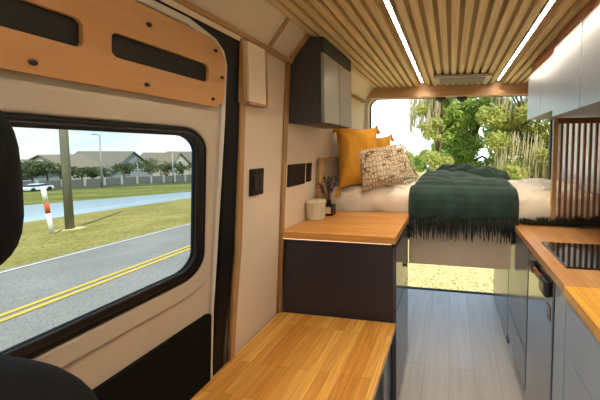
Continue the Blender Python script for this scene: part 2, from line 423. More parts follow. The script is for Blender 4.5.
# slotted ply panel on the door
sp = thing('storage_panel', 'orange plywood panel with two long rounded slots above the side window', 'panel', (lean(1.6), .4, 1.6))
INV = sp.location
def LWp(off):
    g = LW(off); return lambda a, b, c: Vector(g(a, b, c))-INV
out = rrect(-.3, .815, 1.503, 1.728, (.07, .03, .03, .045))
s1 = rrect(-.2, .462, 1.578, 1.638, .014); s2 = rrect(.510, .754, 1.578, 1.636, .014)
plate('panel_board', [out, s1, s2], .012, LWp(.012), M['ply'], sp, .001)
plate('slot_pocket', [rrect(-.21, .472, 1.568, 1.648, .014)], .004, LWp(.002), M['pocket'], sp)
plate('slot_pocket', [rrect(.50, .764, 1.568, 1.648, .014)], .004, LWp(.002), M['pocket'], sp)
for (a, b) in ((.393, 1.525), (.58, 1.529), (.584, 1.685), (.777, 1.69), (.803, 1.608), (.77, 1.528)):
    m_ = MB(); c = Vector((lean(b)+.0185, a, b))-INV
    m_.tube([c, c+Vector((.004, 0, 0))], [.006, .005], 12); m_.build('bolt', M['plastic'], sp)

# seat at the near left
st = thing('captain_chair', 'black cloth front seat with headrest at the left edge beside the sliding door', 'chair', (-.632, .184, .02))
def pad(name, c, half, e, parent, mat, n=24):
    b = bmesh.new(); bmesh.ops.create_uvsphere(b, u_segments=32, v_segments=20, radius=1)
    for v in b.verts:
        q = v.co
        v.co = Vector([math.copysign(abs(q[i])**e[i], q[i])*half[i]+c[i] for i in range(3)])
    for f_ in b.faces: f_.smooth = True
    m_ = MB(); m_.add(b)
    return m_.build(name, mat, parent)
pad('headrest', (-.005, .017, 1.297), (.125, .06, .122), (.55, .8, .55), st, M['black_soft'])
pad('backrest', (0, .03, .77), (.205, .085, .295), (.55, .75, .5), st, M['black_soft'])
pad('seat_cushion', (0, -.24, .45), (.24, .25, .09), (.5, .5, .6), st, M['black_soft'])
m_ = MB(); m_.box(-.18, .18, -.40, -.05, .0, .37, .02); m_.build('seat_base', M['plastic'], st)
for sx in (-.05, .05):
    m_ = MB(); m_.tube([(sx, .02, 1.05), (sx, .018, 1.24)], .007); m_.build('headrest_post', M['plastic'], st)
m_ = MB(); m_.tube([(-.10, .10, .93), (-.10, .125, .935)], [.022, .018], 16); m_.build('knob', M['plastic'], st)

# ------------------------------------------------------------------ things on the left wall
bx = thing('wall_box', 'pale boxed cover with ply edging mounted high on the wall beside the sliding door', 'box', (-.80, .92, 1.66))
g = bx.location
m_ = MB(); m_.box(-.84-g.x, -.778-g.x, .905-g.y, .995-g.y, 1.545-g.z, 1.775-g.z, .002); m_.build('box_body', M['wall'], bx)
m_ = MB(); m_.box(-.84-g.x, -.788-g.x, .890-g.y, .902-g.y, 1.54-g.z, 1.78-g.z, .002); m_.build('side_board', M['trim'], bx)
m_ = MB(); m_.box(-.84-g.x, -.775-g.x, .995-g.y, 1.003-g.y, 1.545-g.z, 1.775-g.z); m_.box(-.84-g.x, -.775-g.x, .90-g.y, 1.003-g.y, 1.535-g.z, 1.545-g.z)
m_.build('edge_trim', M['trim'], bx)

def wallplate(name, label, cat, a0, a1, b0, b1, th, mat, off=.0):
    t_ = thing(name, label, cat, (lean((b0+b1)/2), (a0+a1)/2, (b0+b1)/2)); L = t_.location
    g_ = LW(off+th/2-.0125); plate('cover_plate', [rrect(a0, a1, b0, b1, .004)], th, lambda a, b, c: Vector(g_(a, b, c))-L, mat, t_, .002)
    return t_, L
sw, L = wallplate('light_switch', 'black double light switch on the pale wall above the wooden bench', 'switch', .972, 1.048, 1.156, 1.273, .01, M['plastic'])
for a in (.985, 1.013):
    g_ = LW(.001); plate('rocker', [rrect(a, a+.022, 1.185, 1.245, .003)], .008, lambda p, q, c: Vector(g_(p, q, c))-L, M['plastic2'], sw, .002)
scn, L = wallplate('control_screen', 'wide black control screen on the wall above the white cup', 'screen', 1.228, 1.386, 1.157, 1.277, .008, M['plastic'])
g_ = LW(-.0045); plate('display', [rrect(1.238, 1.376, 1.167, 1.267, .003)], .002, lambda p, q, c: Vector(g_(p, q, c))-L, M['plastic'], scn)
sw2, L = wallplate('narrow_switch', 'narrow black switch plate on the wall just right of the control screen', 'switch', 1.405, 1.46, 1.162, 1.276, .006, M['plastic'])
g_ = LW(-.0055); plate('rocker', [rrect(1.42, 1.445, 1.185, 1.25, .003)], .006, lambda p, q, c: Vector(g_(p, q, c))-L, M['plastic2'], sw2, .002)

# wall cabinet
wc = thing('wall_cabinet', 'charcoal two-door cabinet hung high on the left wall above the wood counter', 'cabinet', (-.75, 1.38, 1.49))
g = wc.location
m_ = MB(); m_.prism([(-.815-g.x, 1.2-g.y, 0), (-.642-g.x, 1.2-g.y, 0), (-.642-g.x, 1.2-g.y, 1.905-g.z), (-.715-g.x, 1.2-g.y, 1.915-g.z), (-.795-g.x, 1.2-g.y, 1.82-g.z)], (0, .355, 0))
m_.build('cabinet_body', M['wallcab_side'], wc)
for y0, y1 in ((1.205, 1.375), (1.379, 1.552)):
    m_ = MB(); m_.box(-.641-g.x, -.624-g.x, y0-g.y, y1-g.y, .004, 1.835-g.z, .002); m_.build('door', M['wallcab_door'], wc)
m_ = MB(); m_.box(-.641-g.x, -.624-g.x, 1.203-g.y, 1.554-g.y, 1.842-g.z, 1.908-g.z, .002); m_.build('top_fascia', M['wallcab_side'], wc)

# ------------------------------------------------------------------ bench and left base cabinet
bn = thing('bench', 'low storage bench with a butcher block wooden top along the left wall', 'bench', (-.58, .75, 0))
g = bn.location
m_ = MB(); m_.box(-.886-g.x, -.262-g.x, .36-g.y, 1.196-g.y, .468, .5, .004); m_.build('seat_top', M['bench'], bn)
m_ = MB(); m_.box(-.86-g.x, -.30-g.x, .38-g.y, 1.19-g.y, 0, .467, .002); m_.build('storage_box', M['navy'], bn)
m_ = MB(); m_.box(-.30-g.x, -.287-g.x, 1.06-g.y, 1.19-g.y, .0, .462, .002); m_.build('side_panel', M['greyfront'], bn)

bc = thing('base_cabinet', 'dark charcoal base cabinet between the bench and the bed', 'cabinet', (-.58, 1.38, 0))
g = bc.location
m_ = MB(); m_.box(-.872-g.x, -.282-g.x, 1.203-g.y, 1.56-g.y, .07, .893, .002); m_.build('cabinet_body', M['navy'], bc)
m_ = MB(); m_.box(-.85-g.x, -.32-g.x, 1.23-g.y, 1.55-g.y, .0, .07); m_.build('plinth', M['black_panel'], bc)
for z0, z1 in ((.075, .552), (.560, .875)):
    m_ = MB(); m_.box(-.281-g.x, -.263-g.x, 1.206-g.y, 1.557-g.y, z0, z1, .002); d_ = m_.build('drawer', M['gloss_dark'], bc)
    if z0 > .5:
        m_ = MB(); m_.tube([(-.263-g.x, 1.45-g.y, .68), (-.25-g.x, 1.45-g.y, .68)], [.007, .013], 14); m_.build('knob', M['plastic'], d_)
led2 = MB().box(-.868, -.285, 1.194, 1.200, .8945, .8985).build('led_strip', M['led_small'])
tag(led2, 'thin glowing strip under the front edge of the left wooden worktop', 'light strip')
wt = MB().box(-.869, -.262, 1.185, 1.665, .899, .935, .004).build('worktop', M['cabtop'])
tag(wt, 'wooden worktop carrying the white cup on the charcoal base cabinet', 'worktop')

cup = thing('cup', 'ribbed cream cup with lid standing on the left wooden worktop', 'cup', (-.812, 1.44, .936))
m_ = MB()
b = bmesh.new(); seg = 60; prof = [(.048, 0), (.052, .006), (.054, .07), (.054, .095)]
rings = [[b.verts.new(((r+(.0012 if k % 2 else 0))*math.cos(2*math.pi*k/seg), (r+(.0012 if k % 2 else 0))*math.sin(2*math.pi*k/seg), z)) for k in range(seg)] for r, z in prof]
for i in range(3):
    for k in range(seg): b.faces.new((rings[i][k], rings[i][(k+1) % seg], rings[i+1][(k+1) % seg], rings[i+1][k]))
b.faces.new(list(reversed(rings[0]))); b.faces.new(rings[-1])
m_.add(b); m_.build('cup_body', M['cup'], cup)
m_ = MB(); m_.lathe([(.055, .096), (.057, .098), (.057, .108), (.054, .113)]); m_.build('lid', M['cup'], cup)
m_ = MB()
for k in range(5):
    a = R(-28); z = .03+.011*k
    p = Vector((.056*math.cos(a), .056*math.sin(a), z)); q = Vector((.056*math.cos(a+.09), .056*math.sin(a+.09), z+.006*(1 if k % 2 else -1)))
    m_.tube([p, q], .0014, 6)
m_.build('lettering', M['plastic2'], cup)

df = thing('reed_diffuser', 'small dark square bottle with cream label and dried sprigs beside the cream cup', 'bottle', (-.772, 1.53, .936))
df.scale = (1.12, 1.12, 1.15)
m_ = MB(); m_.box(-.03, .03, -.024, .024, 0, .062, .006); m_.tube([(0, 0, .06), (0, 0, .085)], [.013, .012], 14); m_.build('bottle', M['amber'], df)
m_ = MB(); m_.box(-.02, .022, -.0262, -.0242, .014, .05); m_.build('label_patch', M['label'], df)
for k in range(7):
    a = R(-60+k*25); h = .09+.05*random.random(); r_ = .03+.05*random.random()
    tip = Vector((-.02+r_*math.sin(a)*1.0, .02*math.cos(a*3), .08+h))
    m_ = MB(); m_.tube([(0, 0, .07), tip*.55+Vector((0, 0, .035)), tip], .0016, 6)
    for j in range(9):
        t_ = .5+.5*j/8; c = Vector((0, 0, .07)).lerp(tip, t_)+Vector([random.uniform(-.006, .006) for _ in range(3)])
        m_.ball(c, (.005, .005, .007), 1)
    m_.build('sprig', M['sprig'], df)
m_ = MB(); m_.tube([(0, 0, .07), (-.05, -.005, .14), (-.068, -.006, .165)], .002, 6); m_.ball((-.07, -.006, .165), (.012, .006, .02), 2); m_.build('dried_leaf', M['reed'], df)

hb = thing('headboard', 'grey board with ply edging on the left wall behind the mustard pillow', 'headboard', (-.84, 1.68, 1.07))
g = hb.location
def HB(off):
    f_ = LW(off); return lambda a, b, c: Vector(f_(a, b, c))-g
plate('board', [rrect(1.535, 2.25, .95, 1.285, .004)], .012, HB(.008), M['headb'], hb)
plate('edge_trim', [[(1.515, .937), (1.535, .937), (1.535, 1.285), (2.25, 1.285), (2.25, 1.303), (1.515, 1.303)]], .03, HB(.014), M['trim'], hb, .002)

# ------------------------------------------------------------------ bed
bed = thing('bed', 'fixed bed platform with pale front panel across the back of the van', 'bed', (0, 2.0, .6))
m_ = MB(); m_.box(-.853, .90, -.195, .36, .21, .25, .003); m_.build('platform', M['apron'], bed)
m_ = MB(); m_.box(-.275, .384, -.33, -.30, -.01, .25, .003); m_.build('front_panel', M['apron'], bed)
m_ = MB(); m_.box(-.853, .90, -.18, -.14, .10, .21); m_.box(-.853, .90, .30, .34, .10, .21); m_.build('cross_beam', M['navy'], bed)

def surf(name, fn, nu, nv, mat, parent=None, thick=0., smooth=True):
    bm = bmesh.new()
    g_ = [[bm.verts.new(fn(i/nu, j/nv)) for j in range(nv+1)] for i in range(nu+1)]
    for i in range(nu):
        for j in range(nv): bm.faces.new((g_[i][j], g_[i+1][j], g_[i+1][j+1], g_[i][j+1]))
    bmesh.ops.recalc_face_normals(bm, faces=bm.faces)
    me = bpy.data.meshes.new(name); bm.to_mesh(me); bm.free()
    o = link(name, me, mat, parent, smooth)
    if thick:
        md = o.modifiers.new('thickness', 'SOLIDIFY'); md.thickness = thick; md.offset = 0
    return o
mt = MB().box(-.835, .90, 1.715, 2.36, .852, 1.03, .03).build('mattress', M['sheet'])
tag(mt, 'thick cream mattress lying on the bed platform under the duvet', 'mattress')
def chain(pts, t):
    L_ = [0.]
    for a, b in zip(pts, pts[1:]): L_.append(L_[-1]+math.hypot(b[0]-a[0], b[1]-a[1]))
    d = t*L_[-1]
    for i in range(len(pts)-1):
        if d <= L_[i+1] or i == len(pts)-2:
            k = (d-L_[i])/(L_[i+1]-L_[i]); return tuple(pts[i][q]+(pts[i+1][q]-pts[i][q])*k for q in (0, 1))
DP = [(1.69, .905), (1.676, .95), (1.672, 1.00), (1.685, 1.045), (1.73, 1.072), (1.82, 1.082), (2.1, 1.085), (2.38, 1.08), (2.392, 1.06), (2.392, .95)]
def duvet(u, v):
    X = -.840+1.745*u; y, z = chain(DP, v)
    n = noise.noise(Vector((X*4.3, y*6, z*5+3)))*.024 + noise.noise(Vector((X*13+5, y*11, z*9)))*.010 + (.5-abs(noise.noise(Vector((X*6+9+y*4, y*13-X*5, 2)))))*.055-.022 + (.5-abs(noise.noise(Vector((X*14-y*8, y*22+X*6, 7)))))*.022-.006
    top = min(1, max(0, (z-.93)/.1))
    return (X, y-(n*.7 if v < .35 else 0), z+n*top)
dv = surf('duvet', duvet, 120, 70, M['sheet'], None, .012)
tag(dv, 'crumpled cream duvet spread over the mattress under the green blanket', 'duvet')

# green blanket
bl = thing('blanket', 'dark green fringed wool blanket draped over the front edge of the bed', 'blanket', (.07, 1.7, .8))
g = bl.location
BP = [(1.604, .925), (1.594, .99), (1.600, 1.04), (1.618, 1.078), (1.655, 1.108), (1.75, 1.143), (1.9, 1.17), (2.05, 1.185), (2.18, 1.18)]
def blk(u, v):
    y, z = chain(BP, v); back = min(1, max(0, (y-1.66)/.5))
    x0 = -.268+.125*back**1.2; x1 = .412-.03*back
    X = x0+(x1-x0)*u
    ed = min(u, 1-u); drop = max(0, .06-ed)*.55
    n = noise.noise(Vector((X*4, y*5+4, 1)))*.030+noise.noise(Vector((X*10, y*8, 6)))*.014+(.5-abs(noise.noise(Vector((X*7+y*6, y*9-X*4, 3)))))*.02
    if v < .34:
        w = (1-v/.34); y += math.sin(X*34+1.3*math.sin(X*11))*.007*w+n*.3*w; z += noise.noise(Vector((X*9, 0, 2)))*.01*w
        return Vector((X, y+drop*.5, z-drop*.3))-g
    return Vector((X, y, z+n*.9-drop*1.1))-g
surf('cloth', blk, 90, 90, M['blanket'], bl, .008)
def ridge(cx0, cx1, y0, y1, z0, h, w, seed):
    def fn(u, v):
        X = cx0+(cx1-cx0)*u; a = v*math.pi
        e = .12+.88*math.sin(.02+u*(math.pi-.04))**.5
        rr = h*e*(1+.55*noise.noise(Vector((X*11+seed, a, seed))))
        yy = y0+(y1-y0)*u+math.cos(a)*w*e*(1+.5*noise.noise(Vector((X*9, 3, seed))))
        return Vector((X, yy, z0+math.sin(a)*rr+.012*noise.noise(Vector((X*20, a*3, seed)))))-g
    return fn
m1 = surf('folded_end', ridge(-.13, .24, 2.10, 2.04, 1.16, .085, .075, 3.), 60, 20, M['blanket'], bl, .006)
m1 = surf('folded_end', ridge(.06, .40, 1.98, 1.84, 1.145, .085, .065, 8.), 60, 20, M['blanket'], bl, .006)
m1 = surf('folded_end', ridge(-.02, .30, 2.0, 1.92, 1.165, .07, .045, 13.), 60, 20, M['blanket'], bl, .006)
m_ = MB()
for k in range(130):
    X = -.262+.668*(k+random.random()*.6)/130; L_ = random.uniform(.09, .165)
    p = Vector((X, 1.600+math.sin(X*34)*.006, .945)); s_ = random.uniform(-.012, .012)
    q = p+Vector((s_, random.uniform(-.012, .004), -L_)); md = p.lerp(q, .5)+Vector((random.uniform(-.004, .004), -.004, 0))
    m_.tube([p-g, md-g, q-g], [.0035, .0042, .0022], 5)
fr = m_.build('fringe', M['fringe'], bl); fr['label'] = 'near-black twisted fringe'

# dark shaggy strip on the far end of the counter
m_ = MB()
for k in range(1500):
    X = .43+.48*random.random(); y = 1.608+.045*random.random()
    p = Vector((X, y, .905+.004*random.random()))
    q = p+Vector((random.uniform(-.02, .02), random.uniform(-.012, .012), random.uniform(.004, .052)*(0.45+1.1*(X-.43))*(.55+.9*abs(math.sin(X*31)))))
    m_.tube([p, p.lerp(q, .5)+Vector((random.uniform(-.004, .004), 0, .003)), q], [.002, .0022, .001], 4)
ga = m_.build('fringe_strip', M['garland'])
tag(ga, 'dark shaggy fringe lying along the far end of the counter below the slatted screen', 'fringe', kind='thing')

# pillows
def pillow(name, label, loc, size, rot, mat, group=None, seed=0, pw=2.4, tassel=None, frill=False):
    t_ = thing(name, label, 'pillow', loc, group)
    t_.rotation_euler = rot
    W_, H_, T_ = size; n = 28
    bm = bmesh.new(); G = {}
    for sd in (1, -1):
        for i in range(n+1):
            for j in range(n+1):
                u = -1+2*i/n; v = -1+2*j/n
                edge = i in (0, n) or j in (0, n)
                if edge and sd < 0: G[sd, i, j] = G[1, i, j]; continue
                th = ((1-abs(u)**pw)*(1-abs(v)**pw))**.55 if not edge else 0
                pin = 1-.13*(1-abs(u)**2)*(abs(v)**6)
                pinv = 1-.13*(1-abs(v)**2)*(abs(u)**6)
                wr = noise.noise(Vector((u*2.2+seed, v*2.2, sd)))*.022+noise.noise(Vector((u*6+seed, v*6, sd+5)))*.008
                G[sd, i, j] = bm.verts.new((u*W_/2*pinv, v*H_/2*pin, sd*T_/2*th+(wr if not edge else 0)))
        for i in range(n):
            for j in range(n):
                q = [G[sd, i, j], G[sd, i+1, j], G[sd, i+1, j+1], G[sd, i, j+1]]
                bm.faces.new(q if sd > 0 else list(reversed(q)))
    me = bpy.data.meshes.new('cushion_cover'); bm.to_mesh(me); bm.free(); link('cushion_cover', me, mat, t_, True)
    if tassel:
        for (u, v) in tassel:
            m_ = MB(); c = Vector((u*W_/2*.97, v*H_/2*.97, 0))
            m_.ball(c+Vector((u*.008, v*.008, 0)), .010, 2)
            for k in range(14):
                d = Vector((random.uniform(-.018, .018), -.045-.012*random.random(), random.uniform(-.016, .016)))+Vector((u*.012, 0, .02))
                m_.tube([c+Vector((u*.01, v*.01, 0)), c+d*.6, c+d], [.003, .0035, .002], 5)
            m_.build('tassel', mat, t_)
    if frill:
        m_ = MB()
        per = [(-1+2*k/40, 1) for k in range(40)]+[(1, 1-2*k/40) for k in range(40)]+[(1-2*k/40, -1) for k in range(40)]+[(-1, -1+2*k/40) for k in range(40)]
        for (u, v) in per:
            c = Vector((u*W_/2*.98, v*H_/2*.98, 0)); d = Vector((u if abs(u) == 1 else random.uniform(-.3, .3), v if abs(v) == 1 else random.uniform(-.3, .3), random.uniform(-.4, .4)))
            m_.tube([c, c+d*.010, c+d*.022], [.003, .003, .0015], 5)
        m_.build('fringe_edge', mat, t_)
    return t_
def rot_from(normal, up):
    n_ = Vector(normal).normalized(); u_ = (Vector(up)-n_*Vector(up).dot(n_)).normalized(); x_ = u_.cross(n_)
    return Matrix((x_, u_, n_)).transposed().to_euler()
pillow('mustard_pillow', 'tall mustard yellow pillow with corner tassels nearest the grey headboard', (-.662, 1.765, 1.305), (.31, .45, .20), rot_from((.62, -.76, .14), (-.05, .05, 1)), M['mustard'], None, 1, tassel=[(-1, 1), (1, 1), (-1, -1), (1, -1)])
pillow('mustard_pillow', 'mustard yellow pillow tucked behind the tasselled yellow one, only its corner showing', (-.615, 1.98, 1.28), (.36, .40, .14), rot_from((.62, -.74, .22), (-.1, .1, 1)), M['mustard'], None, 4, tassel=[(-1, 1), (1, 1)])
pillow('patterned_pillow', 'square cream pillow with brown line print leaning in front of the mustard pillows', (-.492, 1.725, 1.235), (.30, .31, .14), rot_from((.30, -.90, .32), (-.20, .1, 1)), M['pattern'], None, 9)
pillow('patterned_pillow', 'fringed brown and cream pillow half hidden behind the square printed pillow', (-.435, 1.90, 1.23), (.29, .30, .12), rot_from((.35, -.82, .45), (-.42, .2, 1)), M['pattern'], None, 14, frill=True)

# ------------------------------------------------------------------ right side
pnl = MB().box(.40, .418, 1.80, 2.39, 0, .695, .002).build('garage_panel', M['greyfront'])
tag(pnl, 'grey side panel below the bed at the far end of the right cabinets', 'panel')
fu = thing('base_cabinet', 'grey base cabinet at the far end of the counter beside the bed panel', 'cabinet', (.65, 1.57, 0))
g = fu.location
m_ = MB(); m_.box(.419-g.x, .92-g.x, 1.362-g.y, 1.792-g.y, .07, .862, .002); m_.build('cabinet_body', M['navy'], fu)
m_ = MB(); m_.box(.45-g.x, .90-g.x, 1.37-g.y, 1.78-g.y, 0, .07); m_.build('plinth', M['black_panel'], fu)
for z0, z1 in ((.075, .283), (.291, .845)):
    m_ = MB(); m_.box(.40-g.x, .4185-g.x, 1.366-g.y, 1.788-g.y, z0, z1, .002); m_.build('drawer' if z0 < .2 else 'door', M['greyfront'], fu)
fg = thing('fridge', 'steel fronted fridge with black latch under the counter', 'fridge', (.66, 1.19, 0))
g = fg.location
m_ = MB(); m_.box(.42-g.x, .92-g.x, 1.022-g.y, 1.355-g.y, .02, .862, .003); m_.build('fridge_body', M['plastic'], fg)
m_ = MB(); m_.box(.398-g.x, .419-g.x, 1.034-g.y, 1.343-g.y, .03, .85, .004); fd = m_.build('door', M['steel'], fg)
lt = MB()
lt.box(.372-g.x, .40-g.x, 1.21-g.y, 1.262-g.y, .79, .835, .012); lt.build('latch', M['plastic'], fd)
lt = MB(); lt.box(.368-g.x, .40-g.x, 1.04-g.y, 1.115-g.y, .775, .84, .014)
lt.build('latch', M['plastic'], fd)
lt = MB(); lt.box(.376-g.x, .388-g.x, 1.10-g.y, 1.22-g.y, .80, .825, .005); lt.build('handle', M['slat_brown'], fd)
lt = MB(); lt.box(.3965-g.x, .3985-g.x, 1.05-g.y, 1.09-g.y, .675, .735, .0005); lt.build('badge', M['plastic2'], fd)
lt = MB()
for k in range(3): lt.box(.3958-g.x, .3966-g.x, 1.056-g.y, 1.084-g.y, .687+k*.016, .693+k*.016)
lt.build('badge_print', M['vent'], fd)
fl = MB().box(.40, .42, .928, 1.018, 0, .862, .002).build('filler_panel', M['blue'])
tag(fl, 'narrow upright panel between fridge and near drawers, bluish window light painted into its grey', 'panel')
nu = thing('drawer_cabinet', 'drawer cabinet nearest the camera under the flap, bluish window light painted into its grey', 'cabinet', (.66, .70, 0))
g = nu.location
m_ = MB(); m_.box(.421-g.x, .92-g.x, .47-g.y, .925-g.y, .07, .862, .002); m_.build('cabinet_body', M['navy'], nu)
m_ = MB(); m_.box(.45-g.x, .90-g.x, .48-g.y, .92-g.y, 0, .07); m_.build('plinth', M['black_panel'], nu)
for z0, z1 in ((.075, .36), (.364, .654), (.658, .858)):
    m_ = MB(); m_.box(.40-g.x, .4205-g.x, .472-g.y, .923-g.y, z0, z1, .002); m_.build('drawer', M['blue'], nu)
ct = MB().box(.386, .925, .905, 1.665, .866, .90, .003).build('worktop', M['counter'])
tag(ct, 'long wooden worktop with the black cooktop set in it', 'worktop')
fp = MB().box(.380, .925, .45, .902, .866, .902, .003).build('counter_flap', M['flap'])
tag(fp, 'wooden counter flap at the near right end, window light painted in as a yellower tone', 'worktop')
ck = thing('cooktop', 'black glass cooktop set in the right wooden counter', 'cooktop', (.60, 1.19, .9))
m_ = MB(); m_.box(-.150, .16, -.145, .128, .0005, .006, .002); m_.build('glass_plate', M['glassblack'], ck)
m_ = MB(); m_.box(-.153, .163, -.148, .131, .0002, .003, .001); m_.build('rim', M['plastic'], ck)

# slatted screen
ss = thing('slatted_screen', 'upright slatted wooden screen standing between counter and bed', 'screen', (.76, 1.66, .902))
g = ss.location
m_ = MB()
x = .652
while x < .915:
    m_.box(x-g.x, x+.0135-g.x, -.006, .006, .012, .615, .002); x += .0325
m_.build('slats', M['slat_brown'], ss)
for x0, x1 in ((.610, .634), (.906, .928)):
    m_ = MB(); m_.box(x0-g.x, x1-g.x, -.014, .014, .0, .648, .002); m_.build('post', M['trim'] if x0 < .7 else M['slat_brown'], ss)
m_ = MB(); m_.box(.634-g.x, .906-g.x, -.013, .013, .615, .648, .002); m_.build('top_rail', M['slat_brown'], ss)
m_ = MB(); m_.box(.634-g.x, .906-g.x, -.013, .013, .0, .014, .002); m_.build('bottom_rail', M['slat_brown'], ss)

# upper cabinets on the right
def upper(label, x, y0, y1, seams, z0, z1):
    u_ = thing('upper_cabinet', label, 'cabinet', (x+.2, (y0+y1)/2, z0)); g_ = u_.location
    m_ = MB(); m_.box(x+.018-g_.x, .93-g_.x, y0-g_.y, y1-g_.y, 0, z1-z0, .002); m_.build('cabinet_body', M['upper'], u_)
    ys = [y0]+seams+[y1]
    for a, b in zip(ys, ys[1:]):
        m_ = MB(); m_.box(x-g_.x, x+.018-g_.x, a+.0015-g_.y, b-.0015-g_.y, -.004, z1-z0-.002, .002); m_.build('door', M['upper'], u_)
    m_ = MB(); m_.box(x+.02-g_.x, .93-g_.x, y0-g_.y, y1-g_.y, z1-z0+.001, 1.916-z0); m_.build('shadow_gap_strip', M['slat_brown'], u_)  # brown strip painted in for the dark shadow gap under the ceiling
upper('pale grey-blue overhead cabinet at the far end above the bed', .50, 1.345, 1.81, [1.557], 1.56, 1.84)
upper('grey-blue overhead cabinet nearest the camera above the slatted screen', .485, .30, 1.34, [.66, 1.07], 1.524, 1.85)

bd = MB().box(.918, .922, 1.70, 2.30, 1.12, 1.63, .001).build('window_blind', M['blind'])
tag(bd, 'white fabric blind drawn over the window behind the slatted screen', 'blind')
# ceiling lights, vent, latches on the header
for xx, nm in ((-.247, 'left'), (.37, 'right')):
    t_ = thing('led_strip_light', f'long glowing warm light strip set in the slatted ceiling, the {nm} of the two', 'light', (xx, .7, 1.915), 'ceiling light strips')
    m_ = MB(); m_.box(-.0065, .0065, -1.6, 1.48, .0095, .0125); m_.build('diffuser', M['led'], t_)
    m_ = MB(); m_.box(-.0105, -.0085, -1.6, 1.485, .001, .0195); m_.box(.0085, .0105, -1.6, 1.485, .001, .0195); m_.build('channel', M['vent'], t_)
vt = thing('ceiling_vent', 'flat grey ceiling vent at the rear between the two light strips', 'vent', (.075, 2.05, 1.915))
m_ = MB(); m_.box(-.215, .215, -.10, .10, -.022, .0, .006); m_.build('vent_frame', M['vent'], vt)
m_ = MB()
for k in range(9): m_.box(-.17, .17, -.078+k*.0175, -.066+k*.0175, -.027, -.021)
m_.build('grille', M['ventdark'], vt)
for k, xx in enumerate((-.10, .09)):
    m_ = MB(); m_.box(xx-.045, xx+.045, 2.33, 2.37, 1.80, 1.827, .004); q_ = MB(); q_.box(xx-.02, xx+.02, 2.34, 2.365, 1.785, 1.7995, .003)
    o = m_.build('header_latch', M['plastic']); q_.build('striker', M['plastic'], o)
    tag(o, 'small black latch under the rear header, ' + ('left' if k == 0 else 'right') + ' one of two', 'latch', 'rear door latches')

# ------------------------------------------------------------------ outside, left: road, pond, houses
UU = Vector((-.18, .984, 0)); WW = Vector((-.984, -.18, 0))
def P(s, u, z): return UU*u+WW*s+Vector((0, 0, z))
zl = {3.0: (-.86, -.068), 6.2: (-.985, -.0685), 9.7: (-1.09, -.0765), 21.6: (-1.84, -.067), 33.: (-1.35, -.097), 40.: (-.71, -.0965), 48.: (-.77, -.085), 110.: (-.4, -.085)}
def zz(s, u):
    ks = sorted(zl)
    if s <= ks[0]: a, b = -.70-.053*s, -.067; return a+b*u
    for k0, k1 in zip(ks, ks[1:]):
        if s <= k1:
            t = (s-k0)/(k1-k0); a0, b0 = zl[k0]; a1, b1 = zl[k1]
            return (a0+(a1-a0)*t)+(b0+(b1-b0)*t)*u
    return zl[ks[-1]][0]+zl[ks[-1]][1]*u
def strip(name, s0, s1, u0, u1, mat, dz=0., n=12, m=4, kind='structure', dep=.3):
    bm = bmesh.new()
    G = [[bm.verts.new(P(s0+(s1-s0)*j/m, u0+(u1-u0)*i/n, zz(s0+(s1-s0)*j/m, u0+(u1-u0)*i/n)+dz)) for j in range(m+1)] for i in range(n+1)]
    for i in range(n):
        for j in range(m): bm.faces.new((G[i][j], G[i+1][j], G[i+1][j+1], G[i][j+1]))
    bmesh.ops.recalc_face_normals(bm, faces=bm.faces)
    for f_ in bm.faces:
        if f_.normal.z < 0: f_.normal_flip()
    me = bpy.data.meshes.new(name); bm.to_mesh(me); bm.free()
    o = link(name, me, mat); o['kind'] = kind; return o
strip('ground', -90, 3.0, -30, 220, M['gravel'])
strip('road', 3.0, 9.7, -30, 110, M['asphalt'], 0, 60, 6)
strip('road_marking', 6.02, 6.14, -30, 110, M['yellow'], .012, 60, 1)
strip('road_marking', 6.27, 6.39, -30, 110, M['yellow'], .012, 60, 1)
strip('road_marking', 9.35, 9.47, -30, 110, M['whitepaint'], .012, 60, 1)
strip('ground_verge', 9.7, 21.6, -30, 110, M['grass'])
strip('pond', 21.6, 33., -30, 110, M['water'])
strip('ground_bank', 33., 42., -30, 110, M['grass2'])
strip('ground_far', 42., 110., -30, 120, M['farland'], 0, 12, 6)

# utility pole, marker, lamp posts
up = thing('utility_pole', 'thick weathered wooden utility pole on the grass before the pond', 'pole', P(15, 11.88, zz(15, 11.88)))
m_ = MB(); m_.tube([(0, 0, -.1), (-.02, .02, 4.5), (-.04, .04, 9)], [.132, .125, .11], 18); m_.build('shaft', M['polewood'], up)
m_ = MB(); m_.lathe([(.5, -.02), (.4, .03), (.0001, .05)], (0, 0, .0), 16); m_.build('base_patch', M['gravel'], up)
mk = thing('marker_post', 'leaning white marker post with an orange band left of the utility pole', 'post', P(14.6, 11.0, zz(14.6, 11.0)))
tip = P(14.6, 10.83, -.21)-mk.location
b0 = Vector((0, 0, 0))
for a, b_, m__, nm in ((0, .45, 'white', 'lower_post'), (.45, .68, 'orange', 'orange_band'), (.68, 1., 'white', 'upper_post')):
    m_ = MB(); m_.tube([tip*a, tip*b_], .065, 12); m_.build(nm, M[m__], mk)
for i, (u, s, ztop, lab) in enumerate(((38.7, 44, 3.27, 'tall pale lamp post by the fence just right of the utility pole'), (50.1, 44, .71, 'short pale lamp post by the fence near the window right edge'), (30.7, 44, 1.14, 'pale lamp post by the fence near the window left edge'))):
    z0 = zz(s, u); t_ = thing('lamp_post', lab, 'lamp post', P(s, u, z0), 'lamp posts by the far fence')
    m_ = MB(); m_.tube([(0, 0, -.2), (-.05, .1, ztop-z0)], [.13 if i == 0 else .09, .08], 8); m_.build('shaft', M['metal_grey'], t_)
    m_ = MB(); m_.tube([(-.05, .1, ztop-z0-.05), (.25, -.6, ztop-z0+.1)], [.05, .05], 6); m_.ball((.28, -.7, ztop-z0+.08), (.25, .3, .1), 1); m_.build('lamp_arm', M['metal_grey'], t_)

